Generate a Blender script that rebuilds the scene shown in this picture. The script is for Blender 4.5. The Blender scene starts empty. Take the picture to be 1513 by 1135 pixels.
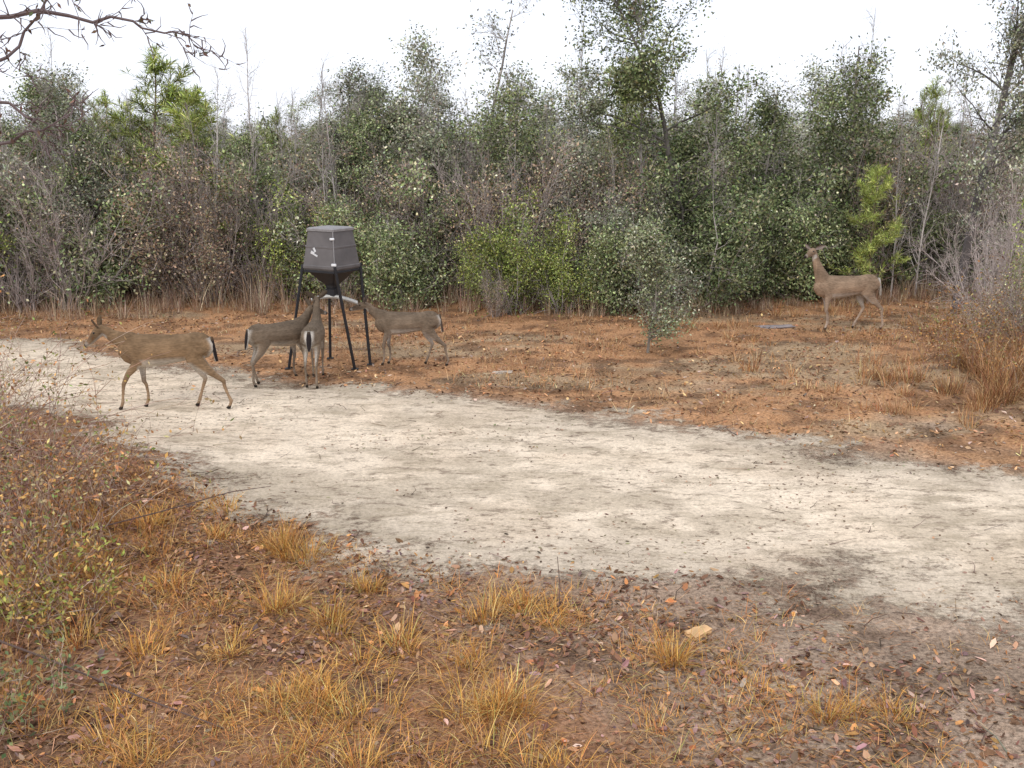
import bpy, bmesh, math, numpy as np, random
from mathutils import Vector, Matrix
R = np.random.default_rng(7)
random.seed(7)
scene = bpy.context.scene
rad = math.radians

# ------------------------------------------------------------------ noise / terrain
TAB = np.random.default_rng(3).random((256,256))
def vnoise(x,y):
    xi=np.floor(x).astype(int); yi=np.floor(y).astype(int)
    fx=x-xi; fy=y-yi
    fx=fx*fx*(3-2*fx); fy=fy*fy*(3-2*fy)
    a=TAB[xi&255,yi&255]; b=TAB[(xi+1)&255,yi&255]
    c=TAB[xi&255,(yi+1)&255]; d=TAB[(xi+1)&255,(yi+1)&255]
    return (a*(1-fx)+b*fx)*(1-fy)+(c*(1-fx)+d*fx)*fy
def fbm(x,y,o=4):
    s=0;a=.5;t=0
    for i in range(o):
        s=s+a*vnoise(x*2**i+17.3*i,y*2**i+9.1*i); t+=a; a*=.5
    return s/t
UX=[-30,-12,-7.08,-4.14,-2.59,-1.29,.34,1.74,2.97,4.09,4.8,7,12,30]
UY=[28,19,16.2,14.25,13.2,12.8,12.1,11.1,10.3,9.7,9.25,7.9,5.5,-2]
LX=[-30,-12,-5.9,-4.46,-3.21,-2.34,-1.45,-.65,.2,1.5,3.3,5,8,12,30]
LY=[23,15.8,12.1,10.95,9.73,8.76,7.95,7.35,7.2,7.1,6.7,5.8,4.5,2.5,-5]
def yu(x): return np.interp(x,UX,UY)
def yl(x): return np.interp(x,LX,LY)
def sm(a,b,x): t=np.clip((x-a)/(b-a),0,1); return t*t*(3-2*t)
def hgt(x,y):
    x=np.asarray(x,float); y=np.asarray(y,float)
    h=.10*(fbm(x*.22+5,y*.22+5,2)-.5)+.045*(fbm(x*1.7+40,y*1.7+40,3)-.5)
    h=h+.40*np.exp(-((x-7.6)**2/2.2+(y-13.2)**2/7))
    h=h+.15*np.exp(-((x+4.6)**2/1.6+(y-8.6)**2/4))
    return h

# ------------------------------------------------------------------ mesh builder
class MB:
    def __init__(s): s.V=[];s.F=[];s.C=[];s.M=[];s.n=0
    def add(s,v,f,c,mi=0):
        v=np.asarray(v,float).reshape(-1,3); f=np.asarray(f,int).reshape(-1,4)
        c=np.asarray(c,float)
        if c.ndim==1: c=np.tile(c,(len(v),1))
        s.V.append(v); s.F.append(f+s.n); s.C.append(c); s.M.append(np.full(len(f),mi)); s.n+=len(v)
    def mesh(s,name,mats,smooth=False):
        V=np.concatenate(s.V);F=np.concatenate(s.F);C=np.concatenate(s.C);M=np.concatenate(s.M)
        me=bpy.data.meshes.new(name)
        me.vertices.add(len(V)); me.vertices.foreach_set('co',V.astype(np.float32).ravel())
        me.loops.add(F.size); me.loops.foreach_set('vertex_index',F.astype(np.int32).ravel())
        me.polygons.add(len(F)); me.polygons.foreach_set('loop_start',(np.arange(len(F))*4).astype(np.int32))
        me.polygons.foreach_set('material_index',M.astype(np.int32))
        me.polygons.foreach_set('use_smooth',np.full(len(F),smooth))
        for m in mats: me.materials.append(m)
        me.update(calc_edges=True)
        a=me.color_attributes.new('Col','FLOAT_COLOR','POINT')
        c4=np.ones((len(V),4),np.float32); c4[:,:3]=np.clip(C,0,1); a.data.foreach_set('color',c4.ravel())
        return me
    def obj(s,name,mats,smooth=False):
        return link(bpy.data.objects.new(name,s.mesh(name,mats,smooth)))
def link(o,parent=None):
    scene.collection.objects.link(o)
    if parent: o.parent=parent
    return o
def unit(v): return v/np.maximum(np.linalg.norm(v,axis=-1,keepdims=True),1e-9)

def tubes(mb,P0,P1,r0,r1,col,k=4,mi=0):
    P0=np.asarray(P0,float);P1=np.asarray(P1,float);r0=np.asarray(r0,float);r1=np.asarray(r1,float)
    n=len(P0)
    if n==0: return
    d=unit(P1-P0)
    ref=np.where(np.abs(d[:,2:3])>.8,np.array([[1.,0,0]]),np.array([[0,0,1.]]))
    a=unit(np.cross(d,ref)); b=np.cross(d,a)
    th=np.arange(k)*2*np.pi/k
    ring=np.cos(th)[None,:,None]*a[:,None]+np.sin(th)[None,:,None]*b[:,None]
    V=np.concatenate([P0[:,None]+ring*r0[:,None,None],P1[:,None]+ring*r1[:,None,None]],1)
    i=np.arange(k);j=(i+1)%k
    f=np.stack([i,j,j+k,i+k],1)
    F=(np.arange(n)*2*k)[:,None,None]+f[None]
    col=np.asarray(col,float)
    if col.ndim==2: col=np.repeat(col,2*k,0)
    mb.add(V,F,col,mi)
def leafquads(mb,c,L,W,col,mi=1,u=None,rng=R):
    n=len(c)
    if n==0: return
    if u is None: u=rng.normal(size=(n,3))
    u=unit(u); w=unit(np.cross(u,rng.normal(size=(n,3))))
    L=np.broadcast_to(L,(n,))[:,None];W=np.broadcast_to(W,(n,))[:,None]
    V=np.stack([c,c+u*L*.45+w*W*.5,c+u*L,c+u*L*.45-w*W*.5],1)
    F=np.arange(n*4).reshape(n,4)
    col=np.asarray(col); 
    if col.ndim==2: col=np.repeat(col,4,0)
    mb.add(V,F,col,mi)
def blades(mb,base,az,lean,bend,L,W,col,mi=0,k=4):
    n=len(base); h=np.stack([np.cos(az),np.sin(az),np.zeros(n)],1); s=np.stack([-np.sin(az),np.cos(az),np.zeros(n)],1)
    pts=[base]; p=base
    for i in range(k-1):
        a=lean+bend*(i+.5)/(k-1)
        p=p+(h*np.sin(a)[:,None]+np.array([0,0,1.])*np.cos(a)[:,None])*(L/(k-1))[:,None]
        pts.append(p)
    V=[]
    for i,p in enumerate(pts):
        w=(W*(1-.85*(i/(k-1))**1.5)*.5)[:,None]
        V+= [p-s*w,p+s*w]
    V=np.stack(V,1)
    f=np.array([[2*i,2*i+1,2*i+3,2*i+2] for i in range(k-1)])
    F=(np.arange(n)*2*k)[:,None,None]+f[None]
    mb.add(V,F,np.repeat(col,2*k,0),mi)
def curled(mb,c,L,W,yaw,tilt,curl,col,mi=0):
    n=len(c)
    T=np.array([[-.5,0],[-.22,.40],[.18,.46],[.5,0],[.18,-.46],[-.22,-.40],[-.2,0],[.2,0]])
    jit=R.normal(0,.07,(n,8))
    x=(T[None,:,0]+jit)*L[:,None]; y=T[None,:,1]*W[:,None]*(1+jit[:,::-1]*2)
    z=curl[:,None]*(np.abs(T[None,:,1])*1.0*W[:,None])+curl[:,None]*.6*(T[None,:,0]**2)*L[:,None]
    ct,st=np.cos(tilt)[:,None],np.sin(tilt)[:,None]
    x2=x*ct-z*st; z2=x*st+z*ct
    roll=R.normal(0,.35,n)[:,None]
    y2=y*np.cos(roll)-z2*np.sin(roll); z3=y*np.sin(roll)+z2*np.cos(roll)
    cy,sy=np.cos(yaw)[:,None],np.sin(yaw)[:,None]
    V=np.stack([x2*cy-y2*sy,x2*sy+y2*cy,z3],2)
    V[:,:,2]-=V[:,:,2].min(1)[:,None]-.002
    V+=c[:,None]
    f=np.array([[0,5,6,1],[1,6,7,2],[6,5,4,7],[2,7,4,3]])
    F=(np.arange(n)*8)[:,None,None]+f[None]
    mb.add(V,F,np.repeat(col,8,0),mi)
def palette(n,cols,w,var=.25,rng=R):
    cols=np.array(cols); w=np.array(w,float); w/=w.sum()
    c=cols[rng.choice(len(cols),n,p=w)]
    return c*np.exp(rng.normal(0,var,(n,1)))*np.exp(rng.normal(0,.06,(n,3)))

# ------------------------------------------------------------------ materials
def newmat(name):
    m=bpy.data.materials.new(name); m.use_nodes=True; nt=m.node_tree; nt.nodes.clear()
    out=nt.nodes.new('ShaderNodeOutputMaterial'); return m,nt,out
def N(nt,t,**k):
    n=nt.nodes.new(t)
    for a,b in k.items():
        if a in n.inputs.keys(): n.inputs[a].default_value=b
        else: setattr(n,a,b)
    return n
def objvar(nt,colsock,v=.35):
    oi=N(nt,'ShaderNodeObjectInfo'); mr=N(nt,'ShaderNodeMapRange'); mr.inputs['To Min'].default_value=1-v; mr.inputs['To Max'].default_value=1+v
    nt.links.new(oi.outputs['Random'],mr.inputs['Value'])
    vm=N(nt,'ShaderNodeVectorMath',operation='SCALE'); nt.links.new(colsock,vm.inputs[0]); nt.links.new(mr.outputs[0],vm.inputs['Scale'])
    return vm.outputs[0]
def leafmat(name,v=.25):
    m,nt,out=newmat(name)
    at=N(nt,'ShaderNodeAttribute',attribute_name='Col')
    c=objvar(nt,at.outputs['Color'],v)
    d=N(nt,'ShaderNodeBsdfDiffuse')
    nt.links.new(c,d.inputs['Color']); nt.links.new(d.outputs[0],out.inputs[0])
    return m
M_LEAF=leafmat('leaf_material',.28); M_DRY=leafmat('dry_leaf_material',.05); M_GRASS=leafmat('dry_grass_material',.12); M_BARK=leafmat('bark_material',.2)

def ground_mat(name,sand=False):
    m,nt,out=newmat(name)
    at=N(nt,'ShaderNodeAttribute',attribute_name='Col'); tc=N(nt,'ShaderNodeTexCoord')
    def nz(sc,det=3,rough=.6,mapping=None):
        n=N(nt,'ShaderNodeTexNoise',Scale=float(sc),Detail=float(det),Roughness=rough)
        if mapping:
            mp=N(nt,'ShaderNodeMapping'); mp.inputs['Scale'].default_value=mapping; mp.inputs['Rotation'].default_value=(0,0,rad(20))
            nt.links.new(tc.outputs['Object'],mp.inputs[0]); nt.links.new(mp.outputs[0],n.inputs['Vector'])
        else: nt.links.new(tc.outputs['Object'],n.inputs['Vector'])
        return n.outputs['Fac']
    def rng_(s,a,b,c,d):
        mr=N(nt,'ShaderNodeMapRange'); mr.inputs[1].default_value=a; mr.inputs[2].default_value=b; mr.inputs[3].default_value=c; mr.inputs[4].default_value=d
        nt.links.new(s,mr.inputs[0]); return mr.outputs[0]
    def mix(f,a,b):
        n=N(nt,'ShaderNodeMix',data_type='RGBA'); nt.links.new(f,n.inputs[0])
        for k,s in ((6,a),(7,b)):
            if isinstance(s,tuple): n.inputs[k].default_value=s
            else: nt.links.new(s,n.inputs[k])
        return n.outputs[2]
    fine=nz(32,3,.8)
    c=at.outputs['Color']
    if sand:
        c=mix(rng_(nz(3.2,7,.8,(.55,1.5,1)),.50,.60,0,.5),c,(.33,.265,.18,1))
        c=mix(rng_(nz(8,6,.85,(.6,1.3,1)),.53,.61,0,.7),c,(.17,.12,.085,1))
        f2=rng_(fine,.3,.7,.74,1.24)
    else:
        c=mix(rng_(nz(9,5,.85),.54,.64,0,.5),c,(.40,.27,.18,1))
        f2=rng_(fine,.32,.68,.45,1.55)
    vm=N(nt,'ShaderNodeVectorMath',operation='SCALE'); nt.links.new(c,vm.inputs[0]); nt.links.new(f2,vm.inputs['Scale'])
    d=N(nt,'ShaderNodeBsdfDiffuse')
    nt.links.new(vm.outputs[0],d.inputs['Color'])
    bp=N(nt,'ShaderNodeBump',Strength=.8 if not sand else .5,Distance=.03); nt.links.new(fine,bp.inputs['Height']); nt.links.new(bp.outputs[0],d.inputs['Normal'])
    if sand:
        a2=N(nt,'ShaderNodeAttribute',attribute_name='edge')
        e=N(nt,'ShaderNodeMath',operation='MULTIPLY_ADD'); e.inputs[1].default_value=1.5; nt.links.new(nz(5,6,.82),e.inputs[0]); 
        sb=N(nt,'ShaderNodeMath',operation='SUBTRACT'); nt.links.new(a2.outputs['Fac'],sb.inputs[0]); sb.inputs[1].default_value=.75
        nt.links.new(sb.outputs[0],e.inputs[2])
        al=rng_(e.outputs[0],.34,.62,0,1)
        tr=N(nt,'ShaderNodeBsdfTransparent'); mx=N(nt,'ShaderNodeMixShader'); nt.links.new(al,mx.inputs[0]); nt.links.new(tr.outputs[0],mx.inputs[1]); nt.links.new(d.outputs[0],mx.inputs[2])
        nt.links.new(mx.outputs[0],out.inputs[0])
    else: nt.links.new(d.outputs[0],out.inputs[0])
    return m

# ------------------------------------------------------------------ ground + road
gx=np.unique(np.round(np.concatenate([np.linspace(-600,-60,10),np.linspace(-60,-13,30),np.arange(-13,13,.055),np.linspace(13,60,30),np.linspace(60,600,10)]),3))
gy=np.unique(np.round(np.concatenate([np.linspace(-200,-10,8),np.linspace(-10,3.5,14),np.arange(3.5,24,.055),np.linspace(24,80,50),np.linspace(80,900,12)]),3))
X,Y=np.meshgrid(gx,gy); nx,ny=len(gx),len(gy)
Z=hgt(X,Y)
idx=np.arange(nx*ny).reshape(ny,nx)
F=np.stack([idx[:-1,:-1],idx[:-1,1:],idx[1:,1:],idx[1:,:-1]],-1).reshape(-1,4)
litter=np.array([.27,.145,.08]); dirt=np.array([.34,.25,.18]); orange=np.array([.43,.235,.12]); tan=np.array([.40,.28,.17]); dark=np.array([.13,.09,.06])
def lerp(A,B,w): return A*(1-w[...,None])+np.asarray(B)*w[...,None]
n1=fbm(X*.8,Y*.8,4); n2=fbm(X*2.5+9,Y*2.5,3); n3=fbm(X*.45+50,Y*.9+20,4); n4=fbm(X*3.2+90,Y*3.2,4); n5=fbm(X*.8+11,Y*2.6+.9*X+33,5); n6=fbm(X*1.6+60,Y*1.6+60,5); n7=fbm(X*1.1+200,Y*1.1,3)
far=sm(-.3,.5,Y-yu(X))
g=sm(-1.2,1.6,X+.6*(Y-6)+(n1-.5)*3)
C=litter*(1-g)[...,None]+dirt*g[...,None]
o=far*sm(.15,.45,n1+.1)
oc=orange*(1-sm(.54,.7,n3))[...,None]+tan*sm(.54,.7,n3)[...,None]
C=C*(1-o[...,None])+oc*o[...,None]
C=lerp(C,(.11,.065,.042),sm(.52,.66,n4)*.6)
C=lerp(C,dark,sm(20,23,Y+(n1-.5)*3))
C=C*(.65+.7*n2)[...,None]
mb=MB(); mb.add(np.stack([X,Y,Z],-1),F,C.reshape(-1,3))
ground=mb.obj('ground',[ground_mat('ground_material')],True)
du=yu(X)-Y; dl=Y-yl(X)
edge=np.minimum(np.clip(.5+du/1.6,0,1),np.clip(.5+dl/2.4,0,1))+(n6-.5)*1.0*np.clip(1.4-np.minimum(du,dl)*.8,.0,1)
keep=((np.minimum(du,dl)).reshape(-1)[F].max(1)>-1.3)
Fk=F[keep]; used=np.unique(Fk); remap=-np.ones(nx*ny,int); remap[used]=np.arange(len(used))
Vr=np.stack([X,Y,Z+.005],-1).reshape(-1,3)[used]
lane=np.abs((Y-yl(X))/(yu(X)-yl(X))-.50)*2
cs=np.array([.78,.65,.49])*(1-.25*sm(.4,1,lane))[...,None]*(.94+.12*n1)[...,None]
cs=lerp(cs,(.58,.44,.30),sm(.46,.66,n7)*.25)
cs=lerp(cs,(.34,.275,.19),sm(.50,.60,.55*n5+.45*n4)*.42)
cs=cs*(.88+.24*n2)[...,None]
mb=MB(); mb.add(Vr,remap[Fk],cs.reshape(-1,3)[used])
road=mb.obj('sand_road',[ground_mat('sand_material',True)],True)
a=road.data.attributes.new('edge','FLOAT','POINT'); a.data.foreach_set('value',edge.reshape(-1)[used].astype(np.float32))

# ------------------------------------------------------------------ leaf litter
LC=[(.27,.15,.09),(.34,.20,.12),(.17,.09,.06),(.40,.27,.20),(.44,.22,.09),(.28,.18,.16)]
def scatter(n,x0,x1,y0,y1,dens):
    x=R.uniform(x0,x1,n); y=R.uniform(y0,y1,n); k=R.random(n)<dens(x,y); return x[k],y[k]
mb=MB()
def dn(x,y):
    below=np.clip((yl(x)-y)/.8+.35,0,1)
    left=np.clip(1.0-(x+.6*(y-6))*.2,.4,1)
    return below*left*np.clip(fbm(x*1.3,y*1.3,3)*2.8-.6,.12,1)
x,y=scatter(85000,-5.5,5,3.8,10.5,dn)
n=len(x); L=np.clip(R.lognormal(-3.35,.42,n),.012,.075)
curled(mb,np.stack([x,y,hgt(x,y)],1),L,L*R.uniform(.3,.6,n),R.uniform(0,6.28,n),R.normal(0,.35,n),R.uniform(-.2,1.0,n),palette(n,LC,[3,3,3,1.2,1.8,1.2],.34))
def dr(x,y): 
    dd=np.minimum(yu(x)-y,y-yl(x)); return (dd>-.2)*np.clip(fbm(x*.7+3,y*1.6+3,4)*4.5-2.1+.5*np.clip(1-dd,0,1),.02,1)
x,y=scatter(26000,-9,8,5,18,dr); n=len(x); L=R.uniform(.012,.04,n)
curled(mb,np.stack([x,y,hgt(x,y)+.005],1),L,L*R.uniform(.25,.6,n),R.uniform(0,6.28,n),R.normal(0,.2,n),R.uniform(-.2,.7,n),palette(n,[(.21,.15,.11),(.29,.20,.14),(.15,.10,.07),(.34,.21,.13),(.27,.25,.14)],[3,3,2,2,2],.3))
def df(x,y): return np.clip((y-yu(x))/.5+.4,0,1)*np.clip(fbm(x*1.1,y*1.1,3)*3-.8,.1,1)
x,y=scatter(36000,-11,11,8.5,21.5,df); n=len(x); L=R.uniform(.03,.07,n)
curled(mb,np.stack([x,y,hgt(x,y)],1),L,L*R.uniform(.35,.6,n),R.uniform(0,6.28,n),R.normal(0,.35,n),R.uniform(-.2,.9,n),palette(n,[(.40,.22,.11),(.28,.15,.085),(.50,.32,.17),(.40,.31,.23),(.15,.09,.055)],[3,3,2,1.5,2],.35))
mb.obj('leaf_litter',[M_DRY])
mb=MB()
x,y=scatter(44000,-5.5,5,3.8,10.5,lambda x,y: np.clip((yl(x)-y)/.8+.3,0,1)*np.clip(1.0-(x+.6*(y-6))*.3,.25,1)*np.clip(fbm(x*1.1+70,y*1.1,3)*3.5-1.1,.08,1)); n=len(x)
blades(mb,np.stack([x,y,hgt(x,y)+R.uniform(.003,.02,n)],1),R.uniform(0,6.28,n),R.normal(1.45,.15,n),R.uniform(-.1,.4,n),R.uniform(.05,.15,n),R.uniform(.0018,.0035,n),palette(n,[(.50,.27,.11),(.40,.19,.08),(.56,.38,.2),(.28,.14,.07)],[3,3,2,2],.25),k=3)
mb.obj('pine_straw',[M_GRASS])

mb=MB()
x,y=scatter(900,-6,7,4,17,lambda x,y: np.where((y>yl(x))&(y<yu(x)),.25,1.)); n=len(x)
az=R.uniform(0,3.14,n); L=R.uniform(.05,.28,n)
p0=np.stack([x,y,hgt(x,y)+.010],1); p1=p0+np.stack([np.cos(az)*L,np.sin(az)*L,R.uniform(0,.03,n)],1)
pm=(p0+p1)/2+np.stack([R.normal(0,.02,n),R.normal(0,.02,n),R.uniform(0,.01,n)],1)
p1[:,2]=np.maximum(p1[:,2],hgt(p1[:,0],p1[:,1])+.010)
rr=R.uniform(.0015,.0045,n); cc=palette(n,[(.18,.12,.09),(.28,.21,.17),(.11,.08,.06)],[1,1,1],.2)
tubes(mb,p0,pm,rr,rr*.8,cc,5); tubes(mb,pm,p1,rr*.8,rr*.4,cc,5)
mb.obj('fallen_twigs',[M_BARK])

# ------------------------------------------------------------------ grass
GC=[(.62,.34,.09),(.54,.26,.07),(.68,.44,.17),(.40,.18,.06),(.47,.37,.12)]
def tuft(mb,x,y,h,rad_,nb,cols=GC,w=(3,3,2,2,1),wd=.004,lean=.35,bend=1.1,var=.28):
    a=R.uniform(0,6.28,nb); rr=rad_*np.sqrt(R.random(nb))*.6
    bx=x+np.cos(a)*rr; by=y+np.sin(a)*rr
    az=a+R.normal(0,.7,nb)
    blades(mb,np.stack([bx,by,hgt(bx,by)-.004],1),az,np.abs(R.normal(lean,.3,nb)),R.uniform(.1,bend*1.4,nb),h*R.uniform(.4,1.1,nb),wd*R.uniform(.6,1.4,nb),palette(nb,cols,w,var),k=5)
TF=[(-1.53,7.53,.38,.24,340),(-2.75,8.25,.32,.25,240),(-.98,6.8,.26,.18,190),(-.11,6.4,.30,.25,280),(.88,5.8,.28,.19,240),(-1.58,6.58,.29,.2,190),
(-1.19,6.4,.34,.22,250),(-1.89,6.1,.26,.22,190),(-2.34,6.0,.30,.25,210),(-.77,5.82,.29,.26,250),(.01,5.36,.28,.22,210),(1.29,5.5,.17,.2,130),
(1.58,5.25,.28,.2,220),(2.03,5.15,.2,.18,140),(-1.19,5.3,.28,.25,220),(-.41,5.67,.27,.3,260),
(-.2,5.15,.28,.26,250),(-.96,5.44,.3,.28,260),(.2,6.45,.25,.16,150),(-2.2,7.8,.22,.18,140),(-2.9,7.1,.3,.3,220),(-2.4,6.9,.28,.25,190),(-1.9,5.1,.3,.3,220),(-.9,4.9,.3,.25,200),(.0,4.8,.28,.25,180)]
for (x,y,h,r_,nb) in TF:
    mb=MB(); h*=R.uniform(.75,1.1)
    for q in range(3):
        ox,oy=R.normal(0,r_*.55,2); tuft(mb,x+ox,y+oy,h*R.uniform(.6,1.05),r_*R.uniform(.5,.9),nb//3,lean=R.uniform(.25,.7))
    tuft(mb,x,y,h*.6,r_*2.4,nb//2,lean=1.0)
    mb.obj('grass_tuft',[M_GRASS])
mb=MB()
x,y=scatter(6200,-5,3.5,4.2,9.5,lambda x,y: np.clip((yl(x)-y)/.5,0,1)*np.clip(1-(x+.6*(y-6))*.42,.06,1)*np.clip(fbm(x*1.5+8,y*1.5,3)*5-2.1,.03,1))
FC=[(.54,.28,.08),(.46,.20,.07),(.58,.37,.16),(.32,.14,.055),(.38,.31,.11)]
for a_,b_ in zip(x,y): tuft(mb,a_,b_,R.uniform(.06,.2),.13,15,cols=FC,lean=.85,wd=.0035)
mb.obj('foreground_dry_grass',[M_GRASS])
mb=MB()
OC=[(.54,.29,.13),(.44,.22,.10),(.60,.41,.23),(.30,.16,.085),(.50,.37,.20)]
x,y=scatter(17000,-12,12,8.6,22,lambda x,y: np.clip((y-yu(x)-.05)/1.2,0,1)*np.clip(fbm(x*.9+30,y*.9,4)*4-1.5,.06,1))
n=len(x); nb=7; X_=np.repeat(x,nb)+R.normal(0,.06,n*nb); Y_=np.repeat(y,nb)+R.normal(0,.06,n*nb); m_=n*nb
hh=np.repeat(R.uniform(.6,1.4,n),nb)
blades(mb,np.stack([X_,Y_,hgt(X_,Y_)-.004],1),R.uniform(0,6.28,m_),np.abs(R.normal(.75,.4,m_)),R.uniform(.1,1.2,m_),R.uniform(.05,.16,m_)*hh,R.uniform(.004,.007,m_),palette(m_,OC,[3,3,2,2,1.5],.34),k=3)
for i in range(330):
    x=R.uniform(2.5,8.5); y=R.uniform(10.5,19.5)
    if y<yu(x)+.8 or R.random()>(x-1.5)/6: continue
    if abs(x-5.2)<1.2 and 14.5<y<18.6: continue
    tuft(mb,x,y,R.uniform(.14,.36),.16,34,OC,(3,3,2,2,1),.006,.35,.9)
mb.obj('dry_grass_field',[M_GRASS])
mb=MB()
TC=[(.42,.31,.21),(.34,.22,.14),(.5,.39,.28),(.25,.16,.11)]
for i in range(420):
    x=R.uniform(-11,10); yb=np.interp(x,[-12,-9,-5,0,3,5,8,12],[17.6,18.2,19.5,19.2,18.6,20.2,20.6,20]); y=yb+R.uniform(-.5,1.2)
    h=R.uniform(.2,.65)*(1.9 if -5.9<x<-4.2 else 1)
    if 4<x<6.6: h*=.5
    tuft(mb,x,y,h,.15,24,TC,(1,1,1,1),.006,.15,.5)
mb.obj('tall_dry_weeds',[M_GRASS])
for (x,y,h) in [(5.75,12.6,.7),(6.2,12.9,.8),(6.5,12.4,.75),(5.4,11.9,.3),(6.9,12.0,.6),(5.9,13.6,.6),(6.6,13.8,.8),(5.9,11.6,.4),(4.9,13.4,.3),(5.6,12.2,.45)]:
    mb=MB()
    for q in range(3): tuft(mb,x+R.normal(0,.2),y+R.normal(0,.2),h*R.uniform(.6,1),.3,170,[(.50,.29,.13),(.40,.20,.10),(.60,.42,.22),(.27,.15,.09)],(3,3,2,2),.007,.3,1.0)
    mb.obj('broomsedge_clump',[M_GRASS])

# ------------------------------------------------------------------ trees
def grow(rng,segs,tips,p,d,L,r,lvl,P):
    ns=P['ns'][lvl]; sl=L/ns; 
    for i in range(ns):
        d=unit(d+rng.normal(0,P['wob'][lvl],3)+np.array([0,0,P['up'][lvl]]))
        q=p+d*sl; ra=r*(1-.8*i/ns); rb=r*(1-.8*(i+1)/ns)
        segs.append((p,q,ra,rb)); p=q
        if lvl<P['max']:
            t=(i+1)/ns
            if lvl==0 and t<P['cb']: continue
            nc=P['nc'][lvl]; k=int(nc/ns+rng.random())
            for _ in range(k):
                ang=P['ang'][lvl]+rng.normal(0,.2)
                e=unit(np.cross(d,rng.normal(size=3))); dd=unit(d*math.cos(ang)+e*math.sin(ang))
                prof=P['prof'](t) if lvl==0 else (1-.4*t)
                o=rng.random(); pos=p-(d*sl)*o
                grow(rng,segs,tips,pos,dd,P['len'][lvl]*prof*rng.uniform(.6,1.3),min(max(rb*.6,.003),.022),lvl+1,P)
        else: tips.append((p,d))
    if lvl<P['max']: tips.append((p,d))
def tree_mesh(name,seed,H,P,stems=1,leafn=7,leafL=.07,leafW=.035,spread=.11,cols=None,w=None,bark=(.2,.17,.145),needle=False,thin=.6,var=.34):
    rng=np.random.default_rng(seed); segs=[];tips=[]
    for s in range(stems):
        if stems==1: d=unit(np.array([rng.normal(0,.03),rng.normal(0,.03),1.])); p=np.array([0,0,-.05]); hh=H
        else:
            a=rng.uniform(0,6.28); t=rng.uniform(.05,P.get('splay',.6)); d=np.array([math.cos(a)*math.sin(t),math.sin(a)*math.sin(t),math.cos(t)]); p=np.array([math.cos(a)*.12,math.sin(a)*.12,-.05]); hh=H*rng.uniform(.55,1.05)
        grow(rng,segs,tips,p,d,hh,P['r0'],0,P)
    mb=MB(); n=len(segs)
    bc=np.array(bark)*np.exp(rng.normal(0,.25,(n,1)))
    tubes(mb,[s[0] for s in segs],[s[1] for s in segs],[s[2] for s in segs],[s[3]+.0008 for s in segs],bc,4,0)
    if leafn:
        T=np.array([t[0] for t in tips]); D=np.array([t[1] for t in tips]); m=len(T)
        dens=1-thin*sm(.5,1.0,T[:,2]/T[:,2].max())
        f=fbm(T[:,0]*1.6+seed*3.1+T[:,2]*.7,T[:,1]*1.6+T[:,2]*1.9,3); dens=dens*np.clip(f*4.5-1.3,.12,1.5)
        cnt=rng.poisson(leafn*dens*np.exp(rng.normal(0,.45,m)-.1)); id_=np.repeat(np.arange(m),cnt); k=len(id_)
        clump=(np.exp(rng.normal(0,.28,(m,1)))*(.55+.9*f)[:,None])[id_]
        col=palette(k,cols,w,var,rng)*clump
        if needle:
            u=unit(D[id_]*.6+rng.normal(0,.6,(k,3))+np.array([0,0,.25])); c=T[id_]-D[id_]*rng.uniform(0,.2,(k,1))
            leafquads(mb,c,rng.uniform(.8,1.2,k)*leafL,leafW,col,1,u,rng)
        else:
            c=T[id_]+rng.normal(0,spread,(k,3))*np.array([1,1,.8])-D[id_]*rng.uniform(0,.15,(k,1))
            leafquads(mb,c,rng.uniform(.6,1.25,k)*leafL,leafW*rng.uniform(.7,1.2,k),col,1,None,rng)
    return mb.mesh(name,[M_BARK,M_LEAF])
GREEN=[(.17,.205,.09),(.23,.26,.125),(.10,.13,.06),(.33,.335,.20)]
VIV=[(.24,.29,.07),(.33,.38,.11),(.14,.18,.06),(.44,.46,.18)]
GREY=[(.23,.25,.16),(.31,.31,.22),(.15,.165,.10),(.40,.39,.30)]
BROWN=[(.28,.20,.13),(.38,.29,.20),(.20,.145,.10),(.27,.27,.15)]
GB=(.36,.32,.29)
oakP=dict(ns=[9,5,3,3],wob=[.07,.2,.25,.3],up=[.06,.07,.05,.03],cb=.12,nc=[27,7,5],ang=[1.05,.8,.7],len=[1.6,.6,.33],max=3,r0=.05,prof=lambda t:1.1-.8*t if t>.3 else .95)
bigP=dict(oakP,nc=[34,8,5],len=[1.85,.7,.35],r0=.07,prof=lambda t:1.25-.85*t)
airP=dict(oakP,cb=.25,nc=[20,6,4],len=[1.6,.7,.38],r0=.055)
shP=dict(ns=[6,3,3],wob=[.18,.25,.3],up=[.05,.05,.04],cb=.0,nc=[12,5],ang=[.8,.8],len=[.75,.38],max=2,r0=.018,splay=.7,prof=lambda t:1.05-.5*t)
bareP=dict(ns=[9,5,3],wob=[.06,.2,.25],up=[.05,.12,.08],cb=.15,nc=[26,8],ang=[.65,.6],len=[1.2,.5],max=2,r0=.028,prof=lambda t:1.1-.8*t)
bshP=dict(ns=[7,4,3],wob=[.13,.2,.25],up=[.07,.10,.05],cb=.0,nc=[12,6],ang=[.6,.7],len=[.8,.38],max=2,r0=.013,splay=.5,prof=lambda t:1.1-.6*t)
pineP=dict(ns=[11,4,2],wob=[.03,.12,.2],up=[.02,.14,.15],cb=.1,nc=[44,6],ang=[1.15,.7],len=[1.45,.40],max=2,r0=.045,prof=lambda t:1.15-.9*t)
W4=[3,3,2,1.5]
OAK=[tree_mesh('oak',s,4.8,oakP,1,6.5,.07,.036,.12,c,W4,bark=GB) for s,c in ((1,GREEN),(2,GREY),(3,GREEN),(4,GREY))]
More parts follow.
